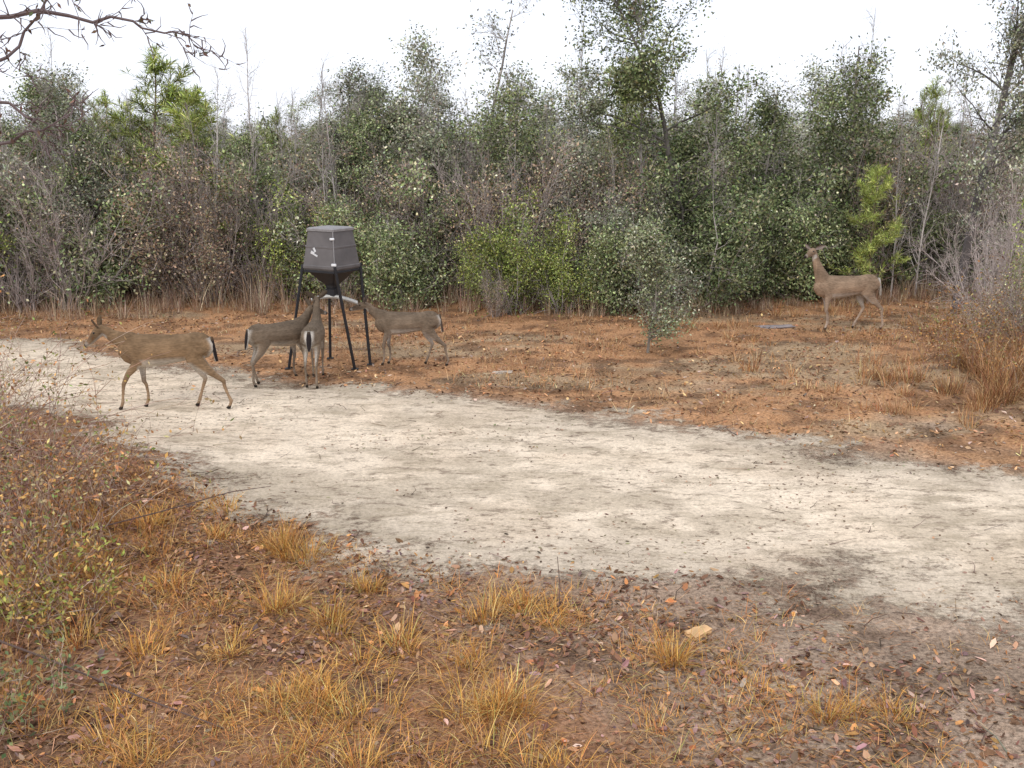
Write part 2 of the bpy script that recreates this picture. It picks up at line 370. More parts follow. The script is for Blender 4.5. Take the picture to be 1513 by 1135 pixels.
BIG=tree_mesh('bigoak',8,6.0,bigP,1,8,.07,.036,.13,GREEN,W4,bark=(.2,.18,.16),thin=.3)
TALL=tree_mesh('talloak',9,8.0,dict(bigP,r0=.11,cb=.3),1,5,.07,.036,.13,GREY,W4,bark=(.17,.155,.15))
AIR=[tree_mesh('airoak',s,5.6,airP,1,5.5,.07,.034,.12,c,W4,bark=GB) for s,c in ((11,GREY),(12,GREEN))]
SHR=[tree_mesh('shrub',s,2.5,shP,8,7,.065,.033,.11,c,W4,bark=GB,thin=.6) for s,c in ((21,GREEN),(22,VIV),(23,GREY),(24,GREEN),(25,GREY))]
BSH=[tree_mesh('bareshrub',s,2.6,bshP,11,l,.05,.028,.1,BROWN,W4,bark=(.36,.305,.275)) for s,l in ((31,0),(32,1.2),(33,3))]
BTR=[tree_mesh('baretree',s,4.8,bareP,1,l,.05,.028,.12,BROWN,W4,bark=(.38,.345,.32)) for s,l in ((41,0),(42,1),(43,0))]
PIN=[tree_mesh('pine',s,4.5,pineP,1,18,.18,.014,.1,VIV,[3,4,1,2],bark=(.2,.15,.12),needle=True,thin=.2) for s in (51,52)]
SAP=tree_mesh('lichensap',62,1.9,dict(bareP,len=[.62,.34],nc=[34,8],r0=.02),1,11,.045,.028,.09,[(.29,.31,.18),(.21,.24,.12),(.38,.38,.26)],[1,1,1],bark=(.32,.29,.25),thin=.3)
HC={}
def put(me,name,x,y,h,wid=1.0,parent=None):
    if me.name not in HC: HC[me.name]=max(v.co.z for v in me.vertices)
    s=h/HC[me.name]; o=bpy.data.objects.new(name,me); o.location=(x,y,float(hgt(x,y))-.02)
    o.scale=(s*wid,s*wid,s); o.rotation_euler=(0,0,R.uniform(0,6.28)); link(o,parent); return o
O,A_,S_,B_,T_,P_=OAK,AIR,SHR,BSH,BTR,PIN
named=[(P_[0],'pine_tree',-6.9,22,4.9,1.5),(P_[1],'pine_tree',-5.9,21.8,4.1,1.5),(O[0],'oak_tree',-9.6,23,5.0,1.1),(O[3],'oak_tree',-8.4,20.5,4.4,1.1),(T_[0],'bare_sapling',-4.9,21.0,5.2,.7),
(O[1],'oak_tree',-3.7,22,4.7,1.15),(O[1],'oak_tree',-2.15,21.3,5.3,1),(O[0],'oak_tree',-3.0,21.6,4.2,1.1),(A_[0],'oak_tree',-.5,22.5,6.3,1.1),(T_[1],'bare_sapling',2.46,21,6.3,.8),
(BIG,'oak_tree',3.55,20.8,6.7,1.1),(O[0],'oak_tree',5.2,22.2,4.6,1.1),(O[2],'oak_tree',6.9,22.5,5.0,1),(P_[1],'pine_tree',6.75,20.4,2.7,1.15),
(TALL,'oak_tree',7.85,19,8.2,.8),(A_[0],'oak_tree',8.6,18.0,5.4,.9),(T_[0],'bare_sapling',6.9,21.8,5.7,.6),(O[0],'oak_tree',-5.0,21.2,3.7,1),(O[2],'oak_tree',-1.2,21.2,4.1,1.1),(O[3],'oak_tree',1.5,21.6,4.6,1.1),(O[0],'oak_tree',-7.9,20.8,3.9,1),(T_[2],'bare_sapling',-8.8,20.9,5.4,.6),(T_[0],'bare_sapling',1.2,21.5,5.7,.6),(O[2],'oak_tree',.6,21.9,4.4,1)]
for me,nm,x,y,h,wd in named: put(me,nm,x,y,h,wd)
for k,x in enumerate([-9.6,-9.2,-7.9,-7.2,-6.0,-5.3,-4.2,-3.6,-3.0,-1.7,-.9,-.2,.6,1.9,2.9,4.1,7.4,7.9,8.4,8.9,9.3]): put(T_[k%3],'bare_sapling',x+R.normal(0,.15),R.uniform(20.3,22.2),R.uniform(3.4,5.6),.75)
shr=[(S_[1],'evergreen_shrub',.05,18.9,2.5,.9),(S_[1],'evergreen_shrub',.9,18.9,1.9,1),(S_[0],'evergreen_shrub',1.7,19.2,2.3,1),
(S_[0],'evergreen_shrub',-2.0,19.7,2.3,1),(S_[3],'evergreen_shrub',-3.2,20.1,2.5,1),(S_[1],'evergreen_shrub',-4.3,20.6,2.5,1),(S_[2],'evergreen_shrub',2.6,18.8,2.4,1),(S_[0],'evergreen_shrub',3.5,19.4,2.7,1),
(S_[3],'evergreen_shrub',4.7,21.0,2.7,1),(S_[0],'evergreen_shrub',5.5,21.1,2.6,1),(S_[0],'evergreen_shrub',6.1,21.4,2.6,1),
(S_[1],'evergreen_shrub',7.6,15.6,2.2,.7),(B_[1],'bare_shrub',6.7,13.8,1.5,1),(B_[2],'bare_shrub',6.5,14.6,1.1,1),(B_[2],'bare_shrub',7.4,12.9,1.6,1),(B_[0],'bare_shrub',7.8,17.5,2.9,1),(B_[0],'bare_shrub',7.2,16.2,2.2,.9),(B_[1],'bare_shrub',-.3,18.6,1.0,1)]
for me,nm,x,y,h,wd in shr: put(me,nm,x,y,h,wd)
put(SAP,'lichen_sapling',1.95,15.3,2.15,1.15)
th=link(bpy.data.objects.new('woodland_thicket',None))
def front(x): return float(np.interp(x,[-20,-12,-9,-5,0,3,4.4,8,12,20],[16,18,18.8,20.4,20.0,19.9,21.6,21.8,20,18]))
i=0
for x in np.arange(-17,17,.72):
    for r_ in range(4):
        xx=x+R.normal(0,.3); yy=front(xx)+r_*.8+R.uniform(0,.7)
        right=xx>6.8 and R.random()<.75
        if right or R.random()<.46: me=B_[R.integers(3)]; h=R.uniform(1.8,3.5)
        else: me=S_[[0,0,2,3,1,3,4][R.integers(7)]]; h=R.uniform(1.4,3.1)
        if abs(xx)>13 and r_>1: continue
        if r_<=1 and 4.0<xx<6.6: me=S_[0]; h=max(h,2.3)
        put(me,'shrub_part_%d'%i,xx,yy,h+.22*r_,1,th); i+=1
bk=link(bpy.data.objects.new('background_woodland',None))
SKX=[-.46,-.41,-.36,-.29,-.22,-.17,-.1,-.05,.06,.12,.2,.27,.31,.36,.42,.5]; SKY_=[100,80,140,90,150,95,70,125,110,70,70,125,90,130,70,50]
for r_,(yy0,st) in enumerate([(24.2,1.2),(26.5,1.5),(30,1.9),(35,2.3),(43,2.8),(54,3.4)]):
    for x in np.arange(-yy0*.6,yy0*.6,st):
        xx=x+R.normal(0,st*.3); yy=yy0+R.uniform(-1.2,1.2); az=xx/yy
        sky=np.interp(az,SKX,SKY_)
        dz=(205-sky-R.uniform(-15,85))*yy/1682
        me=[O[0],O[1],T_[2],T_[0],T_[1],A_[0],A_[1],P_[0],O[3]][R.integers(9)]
        put(me,'tree_part_%d'%i,xx,yy,max(2.2,3+dz),R.uniform(.9,1.3),bk); i+=1
ft=link(bpy.data.objects.new('distant_tree_line',None))
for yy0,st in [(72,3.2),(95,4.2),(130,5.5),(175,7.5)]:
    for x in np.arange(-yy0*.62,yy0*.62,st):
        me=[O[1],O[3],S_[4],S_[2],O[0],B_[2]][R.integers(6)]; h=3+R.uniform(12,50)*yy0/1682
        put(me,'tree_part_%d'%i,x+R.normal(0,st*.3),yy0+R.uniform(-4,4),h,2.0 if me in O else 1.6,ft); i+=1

# ------------------------------------------------------------------ overhanging oak at left, trunk outside the frame
mb=MB(); rng=np.random.default_rng(79); segs=[];tips=[]
P=dict(ns=[9,6,4,3],wob=[.06,.2,.25,.3],up=[.03,.0,.0,.0],cb=.99,nc=[0,6,4],ang=[1,.8,.8],len=[1,.16,.1],max=3,r0=.12,prof=lambda t:1)
grow(rng,segs,tips,np.array([-3.6,4.3,-.1]),np.array([0,0,1.]),5.5,.13,0,dict(P,max=0))
limbs=[[(-3.6,4.3,2.9),(-2.7,4.4,3.12),(-2.08,4.45,3.28),(-1.96,4.5,3.36),(-1.88,4.5,3.47),(-1.80,4.52,3.62),(-1.78,4.5,3.85)],
 [(-2.7,4.4,3.30),(-2.1,4.45,3.46),(-1.85,4.45,3.49),(-1.66,4.5,3.45),(-1.50,4.5,3.455),(-1.38,4.5,3.41),(-1.29,4.5,3.40),(-1.23,4.5,3.35)],
 [(-3.6,4.3,2.7),(-2.6,4.4,2.95),(-2.08,4.5,2.98),(-1.97,4.5,3.03),(-1.86,4.52,3.06),(-1.77,4.5,3.13)],
 [(-2.6,4.4,3.05),(-2.15,4.4,3.17),(-2.0,4.45,3.14),(-1.93,4.45,3.08),(-1.85,4.5,3.05)],
 [(-3.6,4.3,3.3),(-2.7,4.4,3.5),(-2.1,4.4,3.62),(-1.9,4.4,3.6),(-1.72,4.42,3.56)]]
for pl_ in limbs:
    m_=len(pl_)
    for j in range(m_-1):
        a_=np.array(pl_[j]); b_=np.array(pl_[j+1]); mid=(a_+b_)/2+rng.normal(0,.012,3)
        ra=.011*(1-j/m_)**1.5+.0013; rb=.011*(1-(j+1)/m_)**1.5+.0013
        segs+= [(a_,mid,ra,(ra+rb)/2),(mid,b_,(ra+rb)/2,rb)]
        if b_[0]>-2.3:
            for _ in range(3):
                dd=unit(unit(b_-a_)+rng.normal(0,.8,3)); grow(rng,segs,tips,mid if rng.random()<.5 else b_,dd,rng.uniform(.08,.26),.0016,2,P)
tubes(mb,[s[0] for s in segs],[s[1] for s in segs],[s[2] for s in segs],[s[3]+.0004 for s in segs],np.tile([.17,.13,.125],(len(segs),1)),6,0)
T=np.array([t[0] for t in tips if t[0][0]>-3.3]); T=T[rng.random(len(T))<.12]
leafquads(mb,T,.03,.013,palette(len(T),[(.14,.10,.07),(.22,.13,.09),(.13,.14,.07)],[1,1,1],.2,rng),1,rng.normal(size=(len(T),3))+np.array([0,0,-1]),rng)
mb.obj('bare_oak_tree',[M_BARK,M_LEAF])

# ------------------------------------------------------------------ brambles
def bramble(name,x,y,rx,ry,h,ns,leaf,cols,w,bark):
    rng=R; mb=MB(); P0=[];P1=[];r0=[];r1=[];T=[]
    for i in range(ns):
        px=x+rng.normal(0,rx); py=y+rng.normal(0,ry); g0=float(hgt(px,py)); p=np.array([px,py,g0-.02])
        d=unit(np.array([rng.normal(0,.35),rng.normal(0,.35),1.])); L=h*rng.uniform(.5,1.4); n=9; r=rng.uniform(.002,.0045)
        side=rng.normal(0,1,3)*np.array([1,1,0])
        for k in range(n):
            d=unit(d+side*.06+np.array([0,0,-.10*k/n*2])+rng.normal(0,.08,3)); q=p+d*L/n
            if k>2 and q[2]<g0+.02: break
            P0.append(p);P1.append(q);r0.append(r*(1-.6*k/n));r1.append(r*(1-.6*(k+1)/n)); p=q
            if k>2: T.append(p)
            if k>1 and rng.random()<.6:
                dd=unit(d+rng.normal(0,.8,3)); pp=p
                for j in range(3):
                    dd=unit(dd+rng.normal(0,.2,3)); qq=pp+dd*rng.uniform(.05,.11); P0.append(pp);P1.append(qq);r0.append(.0017);r1.append(.001); pp=qq; T.append(pp)
    tubes(mb,P0,P1,r0,r1,palette(len(P0),bark,[1]*len(bark),.2),4,0)
    T=np.array(T); id_=np.repeat(np.arange(len(T)),rng.poisson(leaf,len(T))); c=T[id_]+rng.normal(0,.025,(len(id_),3))
    leafquads(mb,c,rng.uniform(.025,.055,len(c)),rng.uniform(.014,.026,len(c)),palette(len(c),cols,w,.34),1)
    mb.obj(name,[M_BARK,M_LEAF])
BR=[(.50,.27,.10),(.36,.18,.08),(.31,.28,.10),(.50,.38,.20),(.23,.27,.09)]
BK=[(.36,.24,.17),(.46,.35,.26),(.24,.14,.11)]
bramble('bramble_bush',-5.0,9.4,.3,.6,1.35,130,.5,BR,[3,2,3,2,2],BK)
bramble('bramble_bush',-4.2,7.9,.33,.5,1.35,135,.55,BR,[3,2,3,2,2],BK)
bramble('bramble_bush',-3.7,8.5,.3,.4,.6,80,.8,BR,[5,3,1,2,1],BK)
bramble('bramble_bush',-3.3,7.3,.25,.4,.7,85,.7,BR,[4,3,1,2,1],BK)
bramble('bramble_bush',-5.9,10.9,.3,.5,1.0,70,.5,BR,[3,3,2,2,1],BK)
bramble('green_weeds',-3.05,6.4,.22,.3,.4,50,1.6,[(.27,.28,.07),(.38,.34,.10),(.44,.26,.09)],[2,2,3],BK)
bramble('green_weeds',-2.8,5.3,.18,.3,.3,36,1.6,[(.17,.22,.10),(.27,.27,.12),(.36,.22,.11)],[2,2,2],BK)
bramble('bramble_bush',6.1,13.4,.5,.5,.8,90,1.0,BR,[3,3,1,1,0],BK)
bramble('bramble_bush',7.2,14.2,.5,.6,1.2,110,1.0,BR,[2,2,2,2,2],BK)
bramble('bramble_bush',6.8,15.7,.4,.5,.35,50,1.0,BR,[3,3,1,1,0],BK)
mb=MB()
for i in range(110):
    x=R.normal(-3.3,.35); y=R.uniform(5.0,8.8); tuft(mb,x-.12*(y-6.5),y,R.uniform(.15,.4),.16,30,FC,lean=.5)
mb.obj('bank_dry_grass',[M_GRASS])
for nm,pts,r in [('dry_stem',[(.30,6.5,0),(.31,6.52,.18),(.29,6.5,.40)],.004),('fallen_branch',[(-3.4,6.0,.2),(-2.7,5.7,.14),(-2.0,5.35,.06),(-1.5,5.1,.02)],.008),('fallen_branch',[(-3.3,7.6,.1),(-2.7,7.9,.2),(-2.2,8.1,.3),(-1.9,8.15,.33)],.006)]:
    mb=MB(); q=[np.array((a,b,c+float(hgt(a,b)))) for a,b,c in pts]
    tubes(mb,q[:-1],q[1:],[r*(1-.2*i) for i in range(len(q)-1)],[r*(1-.2*(i+1)) for i in range(len(q)-1)],(.13,.09,.075),6); mb.obj(nm,[M_BARK])

# ------------------------------------------------------------------ small things
def simple(name,col,rough=.7,metal=0,noise=.15,scale=20):
    m,nt,out=newmat(name); d=N(nt,'ShaderNodeBsdfPrincipled',Roughness=rough,Metallic=float(metal))
    tc=N(nt,'ShaderNodeTexCoord'); nz=N(nt,'ShaderNodeTexNoise',Scale=float(scale),Detail=5.0); nt.links.new(tc.outputs['Object'],nz.inputs['Vector'])
    mr=N(nt,'ShaderNodeMapRange'); mr.inputs[1].default_value=.3; mr.inputs[2].default_value=.7; mr.inputs[3].default_value=1-noise; mr.inputs[4].default_value=1+noise
    nt.links.new(nz.outputs['Fac'],mr.inputs[0]); vm=N(nt,'ShaderNodeVectorMath',operation='SCALE'); vm.inputs[0].default_value=col
    nt.links.new(mr.outputs[0],vm.inputs['Scale']); nt.links.new(vm.outputs[0],d.inputs['Base Color']); nt.links.new(d.outputs[0],out.inputs[0]); return m
def lump(name,loc,size,rotz,mat,jit=.05,seed=1):
    rr=random.Random(seed); bm=bmesh.new(); bmesh.ops.create_cube(bm,size=1); bmesh.ops.subdivide_edges(bm,edges=bm.edges[:],cuts=3,use_grid_fill=True)
    for v in bm.verts:
        t=v.co.x; v.co.y*=(1-.5*t); v.co.z*=(1-.5*abs(t))*(1-.4*abs(v.co.y)); v.co+=Vector([rr.uniform(-jit,jit) for _ in range(3)])
        v.co=Vector((v.co.x*size[0],v.co.y*size[1],v.co.z*size[2]))
    me=bpy.data.meshes.new(name); bm.to_mesh(me); bm.free(); me.materials.append(mat)
    o=link(bpy.data.objects.new(name,me)); o.location=(loc[0],loc[1],float(hgt(*loc))+size[2]*.35); o.rotation_euler=(.06,-.06,rotz)
lump('wood_chunk',(1.16,6.2),(.15,.08,.05),rad(35),simple('split_wood',(.62,.38,.18),.8,0,.3,15))
lump('flat_stone',(4.3,17.6),(.6,.22,.03),rad(5),simple('stone',(.27,.23,.22),.9,0,.3,6),.09,2)
lump('flat_stone',(-.12,13.9),(.24,.12,.02),rad(5),simple('pale_stone',(.45,.38,.30),.9,0,.2,6),.09,3)

# ------------------------------------------------------------------ feeder
FX,FY=-2.40,14.40; fg=float(hgt(FX,FY))
feeder=link(bpy.data.objects.new('deer_feeder',None)); feeder.location=(FX,FY,fg)
m_h=simple('hopper_plastic',(.118,.106,.102),.6,0,.2,6); m_l=simple('lid_metal',(.23,.215,.21),.5,0,.15); m_k=simple('black_steel',(.022,.022,.025),.5,.3); m_w=simple('label_white',(.68,.68,.68),.5); m_p=simple('galvanized_pan',(.42,.41,.38),.5,.2)
def sqloft(name,secs,mat,rot,chamf=.12):
    bm=bmesh.new(); rings=[]
    for z,s in secs:
        h=s/2; c=h*chamf*2; pts=[(h,-h+c),(h,h-c),(h-c,h),(-h+c,h),(-h,h-c),(-h,-h+c),(-h+c,-h),(h-c,-h)]
        rings.append([bm.verts.new((x,y,z)) for x,y in pts])
    for a,b in zip(rings[:-1],rings[1:]):
        for i in range(8): bm.faces.new((a[i],a[(i+1)%8],b[(i+1)%8],b[i]))
    bm.faces.new(rings[0][::-1]); bm.faces.new(rings[-1])
    bmesh.ops.recalc_face_normals(bm,faces=bm.faces[:])
    me=bpy.data.meshes.new(name); bm.to_mesh(me); bm.free(); me.materials.append(mat); o=link(bpy.data.objects.new(name,me),feeder); o.rotation_euler=(0,0,rot); 
    return o
th_=rad(-30)
sqloft('hopper',[(1.33,.52),(1.36,.56),(1.39,.56),(1.40,.54),(1.62,.485),(1.625,.492),(1.645,.492),(1.65,.475),(1.84,.43)],m_h,th_,.04)
sqloft('lid',[(1.842,.455),(1.87,.455),(1.885,.41)],m_l,th_,.04)
sqloft('funnel',[(1.07,.12),(1.12,.14),(1.328,.51)],m_k,th_,.06)
sqloft('motor_box',[(.98,.15),(1.068,.15)],m_k,th_,.1)
def box(name,loc,size,mat,rot=(0,0,0)):
    bm=bmesh.new(); bmesh.ops.create_cube(bm,size=1); 
    for v in bm.verts: v.co=Vector((v.co.x*size[0],v.co.y*size[1],v.co.z*size[2]))
    bmesh.ops.bevel(bm,geom=bm.edges[:],offset=min(size)*.2,segments=1,affect='EDGES')
    me=bpy.data.meshes.new(name); bm.to_mesh(me); bm.free(); me.materials.append(mat); o=link(bpy.data.objects.new(name,me),feeder); o.location=loc; o.rotation_euler=rot; return o
def rotp(x,y): return (x*math.cos(th_)-y*math.sin(th_),x*math.sin(th_)+y*math.cos(th_))
def bar(name,a,b,w,mat):
    a=Vector(a);b=Vector(b); d=b-a; o=box(name,(a+b)/2,(w,w,d.length),mat); o.rotation_euler=d.to_track_quat('Z','X').to_euler(); return o
cor=[rotp(.262,-.262),rotp(.262,.262),rotp(-.262,.262),rotp(-.262,-.262)]
feet=[(.30,-.22),(.47,.06),(-.15,.5),(-.60,-.18)]
for k in range(4):
    c=cor[k]; f=feet[k]; gz=float(hgt(FX+f[0],FY+f[1]))-fg
    bar('leg_%d'%(k+1),(f[0],f[1],gz-.02),(c[0]*1.02,c[1]*1.02,1.40),.035,m_k); box('foot_%d'%(k+1),(f[0],f[1],gz+.008),(.09,.09,.012),m_k)
for k in range(4):
    a=cor[k]; b=cor[(k+1)%4]; bar('rim_rail_%d'%(k+1),(a[0],a[1],1.315),(b[0],b[1],1.315),.028,m_k)
def face_pt(u,z): return rotp(u,-(.270-(z-1.40)*.115)-.004)
for nm,u,z,sx,sz,rr in (('label',-.10,1.56,.06,.04,20),('label_antler',-.07,1.60,.028,.06,-25),('label_small',-.045,1.53,.06,.024,25)):
    lx,ly=face_pt(u,z); box(nm,(lx,ly,z),(sx,.008,sz),m_w,(rad(6),rad(rr),th_))
lx,ly=rotp(.215,-.235); box('latch_top',(lx,ly,1.75),(.06,.03,.03),m_w,(0,0,th_+rad(20)))
lx,ly=rotp(.255,-.265); box('latch_bottom',(lx,ly,1.42),(.065,.03,.035),m_w,(0,0,th_+rad(20)))
a=rotp(.268,-.268); b=rotp(.213,-.213); bar('corner_strap',(a[0],a[1],1.40),(b[0],b[1],1.84),.014,m_l)
bm=bmesh.new(); prev=None
for i in range(13):
    t=i/12; x=-.28+.62*t; z=.93+.06*math.sin(math.pi*t)-.05*t
    ring=[bm.verts.new((x,-.05+.03*math.cos(a),z+.028*math.sin(a))) for a in np.linspace(0,2*math.pi,8,endpoint=False)]
    if prev: 
        for j in range(8): bm.faces.new((prev[j],prev[(j+1)%8],ring[(j+1)%8],ring[j]))
    else: bm.faces.new(ring)
    prev=ring
bm.faces.new(prev); bmesh.ops.recalc_face_normals(bm,faces=bm.faces[:])
me=bpy.data.meshes.new('spreader_guard'); bm.to_mesh(me); bm.free(); me.materials.append(m_p); link(bpy.data.objects.new('spreader_guard',me),feeder)

# ------------------------------------------------------------------ deer
def fur():
    m,nt,out=newmat('deer_fur'); at=N(nt,'ShaderNodeAttribute',attribute_name='Col'); tc=N(nt,'ShaderNodeTexCoord')
    mp=N(nt,'ShaderNodeMapping'); mp.inputs['Scale'].default_value=(14,40,60); nt.links.new(tc.outputs['Object'],mp.inputs[0])
    nz=N(nt,'ShaderNodeTexNoise',Scale=1.5,Detail=6.0); nt.links.new(mp.outputs[0],nz.inputs['Vector'])
    n2=N(nt,'ShaderNodeTexNoise',Scale=5.0,Detail=4.0); nt.links.new(tc.outputs['Object'],n2.inputs['Vector'])
    ad=N(nt,'ShaderNodeMath',operation='ADD'); nt.links.new(nz.outputs['Fac'],ad.inputs[0]); nt.links.new(n2.outputs['Fac'],ad.inputs[1])
    mr=N(nt,'ShaderNodeMapRange'); mr.inputs[1].default_value=.7; mr.inputs[2].default_value=1.3; mr.inputs[3].default_value=.6; mr.inputs[4].default_value=1.38
    nt.links.new(ad.outputs[0],mr.inputs[0]); vm=N(nt,'ShaderNodeVectorMath',operation='SCALE'); nt.links.new(at.outputs['Color'],vm.inputs[0]); nt.links.new(mr.outputs[0],vm.inputs['Scale'])
    d=N(nt,'ShaderNodeBsdfPrincipled',Roughness=.9); d.inputs['Specular IOR Level'].default_value=.1
    bp=N(nt,'ShaderNodeBump',Strength=.4,Distance=.008); nt.links.new(nz.outputs['Fac'],bp.inputs['Height']); nt.links.new(bp.outputs[0],d.inputs['Normal'])
    nt.links.new(vm.outputs[0],d.inputs['Base Color']); nt.links.new(d.outputs[0],out.inputs[0]); return m
M_FUR=fur(); M_EYE=simple('deer_eye',(.01,.008,.006),.1)
def loft(bm,secs,lat=None,k=14):
    P=[Vector(s[0]) for s in secs]; rings=[]
    for i,s in enumerate(secs):
        t=(P[min(i+1,len(P)-1)]-P[max(i-1,0)]).normalized()
        l=Vector(lat[i]) if lat else Vector((0,1,0))
        l=(l-t*l.dot(t)).normalized(); u=l.cross(t)
        rings.append([bm.verts.new(P[i]+l*s[1]*math.cos(a)+u*s[2]*math.sin(a)) for a in np.linspace(0,2*math.pi,k,endpoint=False)])
    for a,b in zip(rings[:-1],rings[1:]):
        for j in range(k): bm.faces.new((a[j],a[(j+1)%k],b[(j+1)%k],b[j]))
    bm.faces.new(rings[0]); bm.faces.new(rings[-1])
def deer(x,y,heading,scale,front,hind,poll,nosedir,yaw=0,brown=(.27,.165,.085),fringe=False,tailcol=(.05,.035,.03),rumpw=1.,legpale=.03,earup=.62):
    bm=bmesh.new()
    loft(bm,[((-.545,0,.77),.03,.04),((-.52,0,.755),.075,.10),((-.46,0,.735),.115,.145),((-.36,0,.72),.135,.165),((-.24,0,.71),.13,.152),((-.10,0,.695),.14,.163),((.05,0,.68),.15,.18),((.20,0,.675),.145,.19),((.31,0,.68),.125,.19),((.40,0,.70),.10,.165),((.46,0,.73),.075,.12),((.49,0,.75),.04,.06)])
    pl=Vector(poll); nb=Vector((.36,0,.75)); cy,sy=math.cos(yaw),math.sin(yaw)
    nd=Vector((nosedir[0]*cy,nosedir[0]*sy,nosedir[1])).normalized(); latH=Vector((-sy,cy,0))
    dirn=(pl-nb).normalized(); perp=Vector((dirn.z,0,-dirn.x))
    loft(bm,[(nb-dirn*.06,.085,.13),(nb+dirn*.05,.085,.13),(nb.lerp(pl,.35)+perp*.01,.066,.092),(nb.lerp(pl,.62)+perp*.012,.052,.07),(nb.lerp(pl,.85),.047,.058),(pl+dirn*.01,.04,.045)],
         [(0,1,0)]*3+[tuple(Vector((0,1,0)).lerp(latH,.5))]+[tuple(latH)]*2)
    up=nd.cross(latH); up=-up if up.z<0 else up
    h0=pl-nd*.03-up*.01
    L=.275
    hs=[(-.02,.03,.035,0),(.05,.052,.058,0),(.12,.055,.062,-.004),(.19,.042,.050,-.012),(.27,.03,.036,-.02),(.33,.027,.031,-.022),(.365,.02,.022,-.022)]
    loft(bm,[(h0+nd*(a*L/.33)+up*u_,w_,h_) for a,w_,h_,u_ in hs],[tuple(latH)]*7)
    def legF(hx,s,lift=0):
        yv=s*.075
        loft(bm,[((.33,yv*.9,.74),.045,.09),((.32,yv,.64),.05,.088),((.295,yv*1.05,.54),.04,.062),((.5*(.295+hx)+.015,yv*1.05,.41),.026,.034),((.25*.29+.75*hx+.02,yv,.30+lift),.021,.026),((.12*.29+.88*hx,yv*.95,.26+lift),.018,.02),((hx-.01,yv*.9,.15+lift),.0135,.016),((hx-.005,yv*.9,.085+lift*.8),.019,.021),((hx+.01,yv*.9,.045+lift*.6),.016,.018),((hx+.03,yv*.9,.0+lift*.5),.021,.028)])
    def legH(hx,s,lift=0):
        yv=s*.08; sx=-.27+.22*(hx+.42); hk=(.62*hx-.42*.38-.055)
        loft(bm,[((-.38,yv*.8,.79),.06,.12),((-.37,yv,.68),.065,.13),((.5*(-.36+sx),yv*1.05,.585),.055,.105),((.6*sx+.4*hk,yv*1.05,.48),.038,.062),((.25*sx+.75*hk,yv,.39),.024,.036),((hk,yv,.325),.02,.028),((hk*.9+hx*.1+.006,yv,.285),.018,.023),((.45*hk+.55*hx,yv*.95,.18+lift),.014,.017),((hx-.012,yv*.95,.09+lift),.019,.022),((hx+.005,yv*.95,.045+lift),.016,.018),((hx+.028,yv*.95,.0+lift*.6),.022,.028)])
    for (hx,s) in front: legF(hx,s)
    for (hx,s) in hind: legH(hx,s)
    bmesh.ops.recalc_face_normals(bm,faces=bm.faces[:])
    me=bpy.data.meshes.new('tmp'); bm.to_mesh(me); bm.free()
    ob=bpy.data.objects.new('tmp',me); scene.collection.objects.link(ob)
    rm=ob.modifiers.new('r','REMESH'); rm.mode='VOXEL'; rm.voxel_size=.0085
    s_=ob.modifiers.new('s','SMOOTH'); s_.factor=.5; s_.iterations=5
    dg=bpy.context.evaluated_depsgraph_get(); body=bpy.data.meshes.new_from_object(ob.evaluated_get(dg)); bpy.data.objects.remove(ob)
    n=len(body.vertices); co=np.empty(n*3,np.float32); body.vertices.foreach_get('co',co); co=co.reshape(-1,3)
    no=np.empty(n*3,np.float32); body.vertices.foreach_get('normal',no); no=no.reshape(-1,3)
    br=np.array(brown); C=np.tile(br,(n,1)); wht=np.array([.50,.46,.40])
    def mixc(w,c):
        nonlocal C
        w=np.clip(w,0,1)[:,None]; C=C*(1-w)+np.array(c)*w
    X_,Y_,Z_=co.T
    trunk=(Z_>.42)&(X_>-.6)&(X_<.5)
    mixc(sm(.74,.87,Z_)*trunk*.55,br*.55)
    mixc((.62-Z_)/.5*.85,br*1.15+legpale)
    mixc(sm(-.15,-.75,no[:,2])*sm(.64,.56,Z_)*trunk*(X_<.30)*.95,wht)
    inner=sm(.1,.7,-no[:,1]*np.sign(Y_))
    mixc(inner*(Z_<.66)*(Z_>.12)*sm(.3,.5,Z_+.05)*.9,wht)
    mixc(sm(-.28,-.34,X_)*sm(.5,.58,Z_)*sm(.66,.6,Z_)*sm(.3,.7,no[:,0])*.6,wht)
    mixc(rumpw*sm(-.46,-.53,X_)*sm(.5,.6,Z_)*sm(.085,.045,np.abs(Y_))*(Z_<.82),wht)
    mixc(rumpw*(X_<-.36)*sm(-.5,-.9,no[:,0])*sm(.70,.6,Z_)*(Z_>.38)*sm(.11,.07,np.abs(Y_))*.8,wht)
    rel=co-np.array(h0); t=rel@np.array(nd); uu=rel@np.array(up)
    dist=np.linalg.norm(rel-np.outer(t,np.array(nd)),axis=1)
    hd=(dist<.12)&(t>-.05)&(t<.36)
    mixc(hd*.5,br*.8)
    mixc(hd*sm(-.03,-.055,uu)*sm(.02,.06,t)*.8,wht)
    mixc(hd*sm(.235,.25,t)*.6,wht*.8); mixc(hd*sm(.272,.288,t),(.03,.025,.025))
    mixc(hd*sm(.12,.2,t)*sm(-.02,.02,uu)*.6,br*.45)
    q=np.array(nb.lerp(pl,.8)+perp*.06); mixc(sm(.07,.03,np.linalg.norm(co-q,axis=1))*.85,wht)
    mixc(sm(.045,.03,Z_),(.03,.025,.02))
    at=body.color_attributes.new('Col','FLOAT_COLOR','POINT'); c4=np.ones((n,4),np.float32); c4[:,:3]=C; at.data.foreach_set('color',c4.ravel())
    body.polygons.foreach_set('use_smooth',np.ones(len(body.polygons),bool)); body.materials.clear(); body.materials.append(M_FUR)
    root=link(bpy.data.objects.new('white_tailed_deer',None)); root.location=(x,y,float(hgt(x,y))+.005); root.rotation_euler=(0,0,heading); root.scale=(scale,)*3
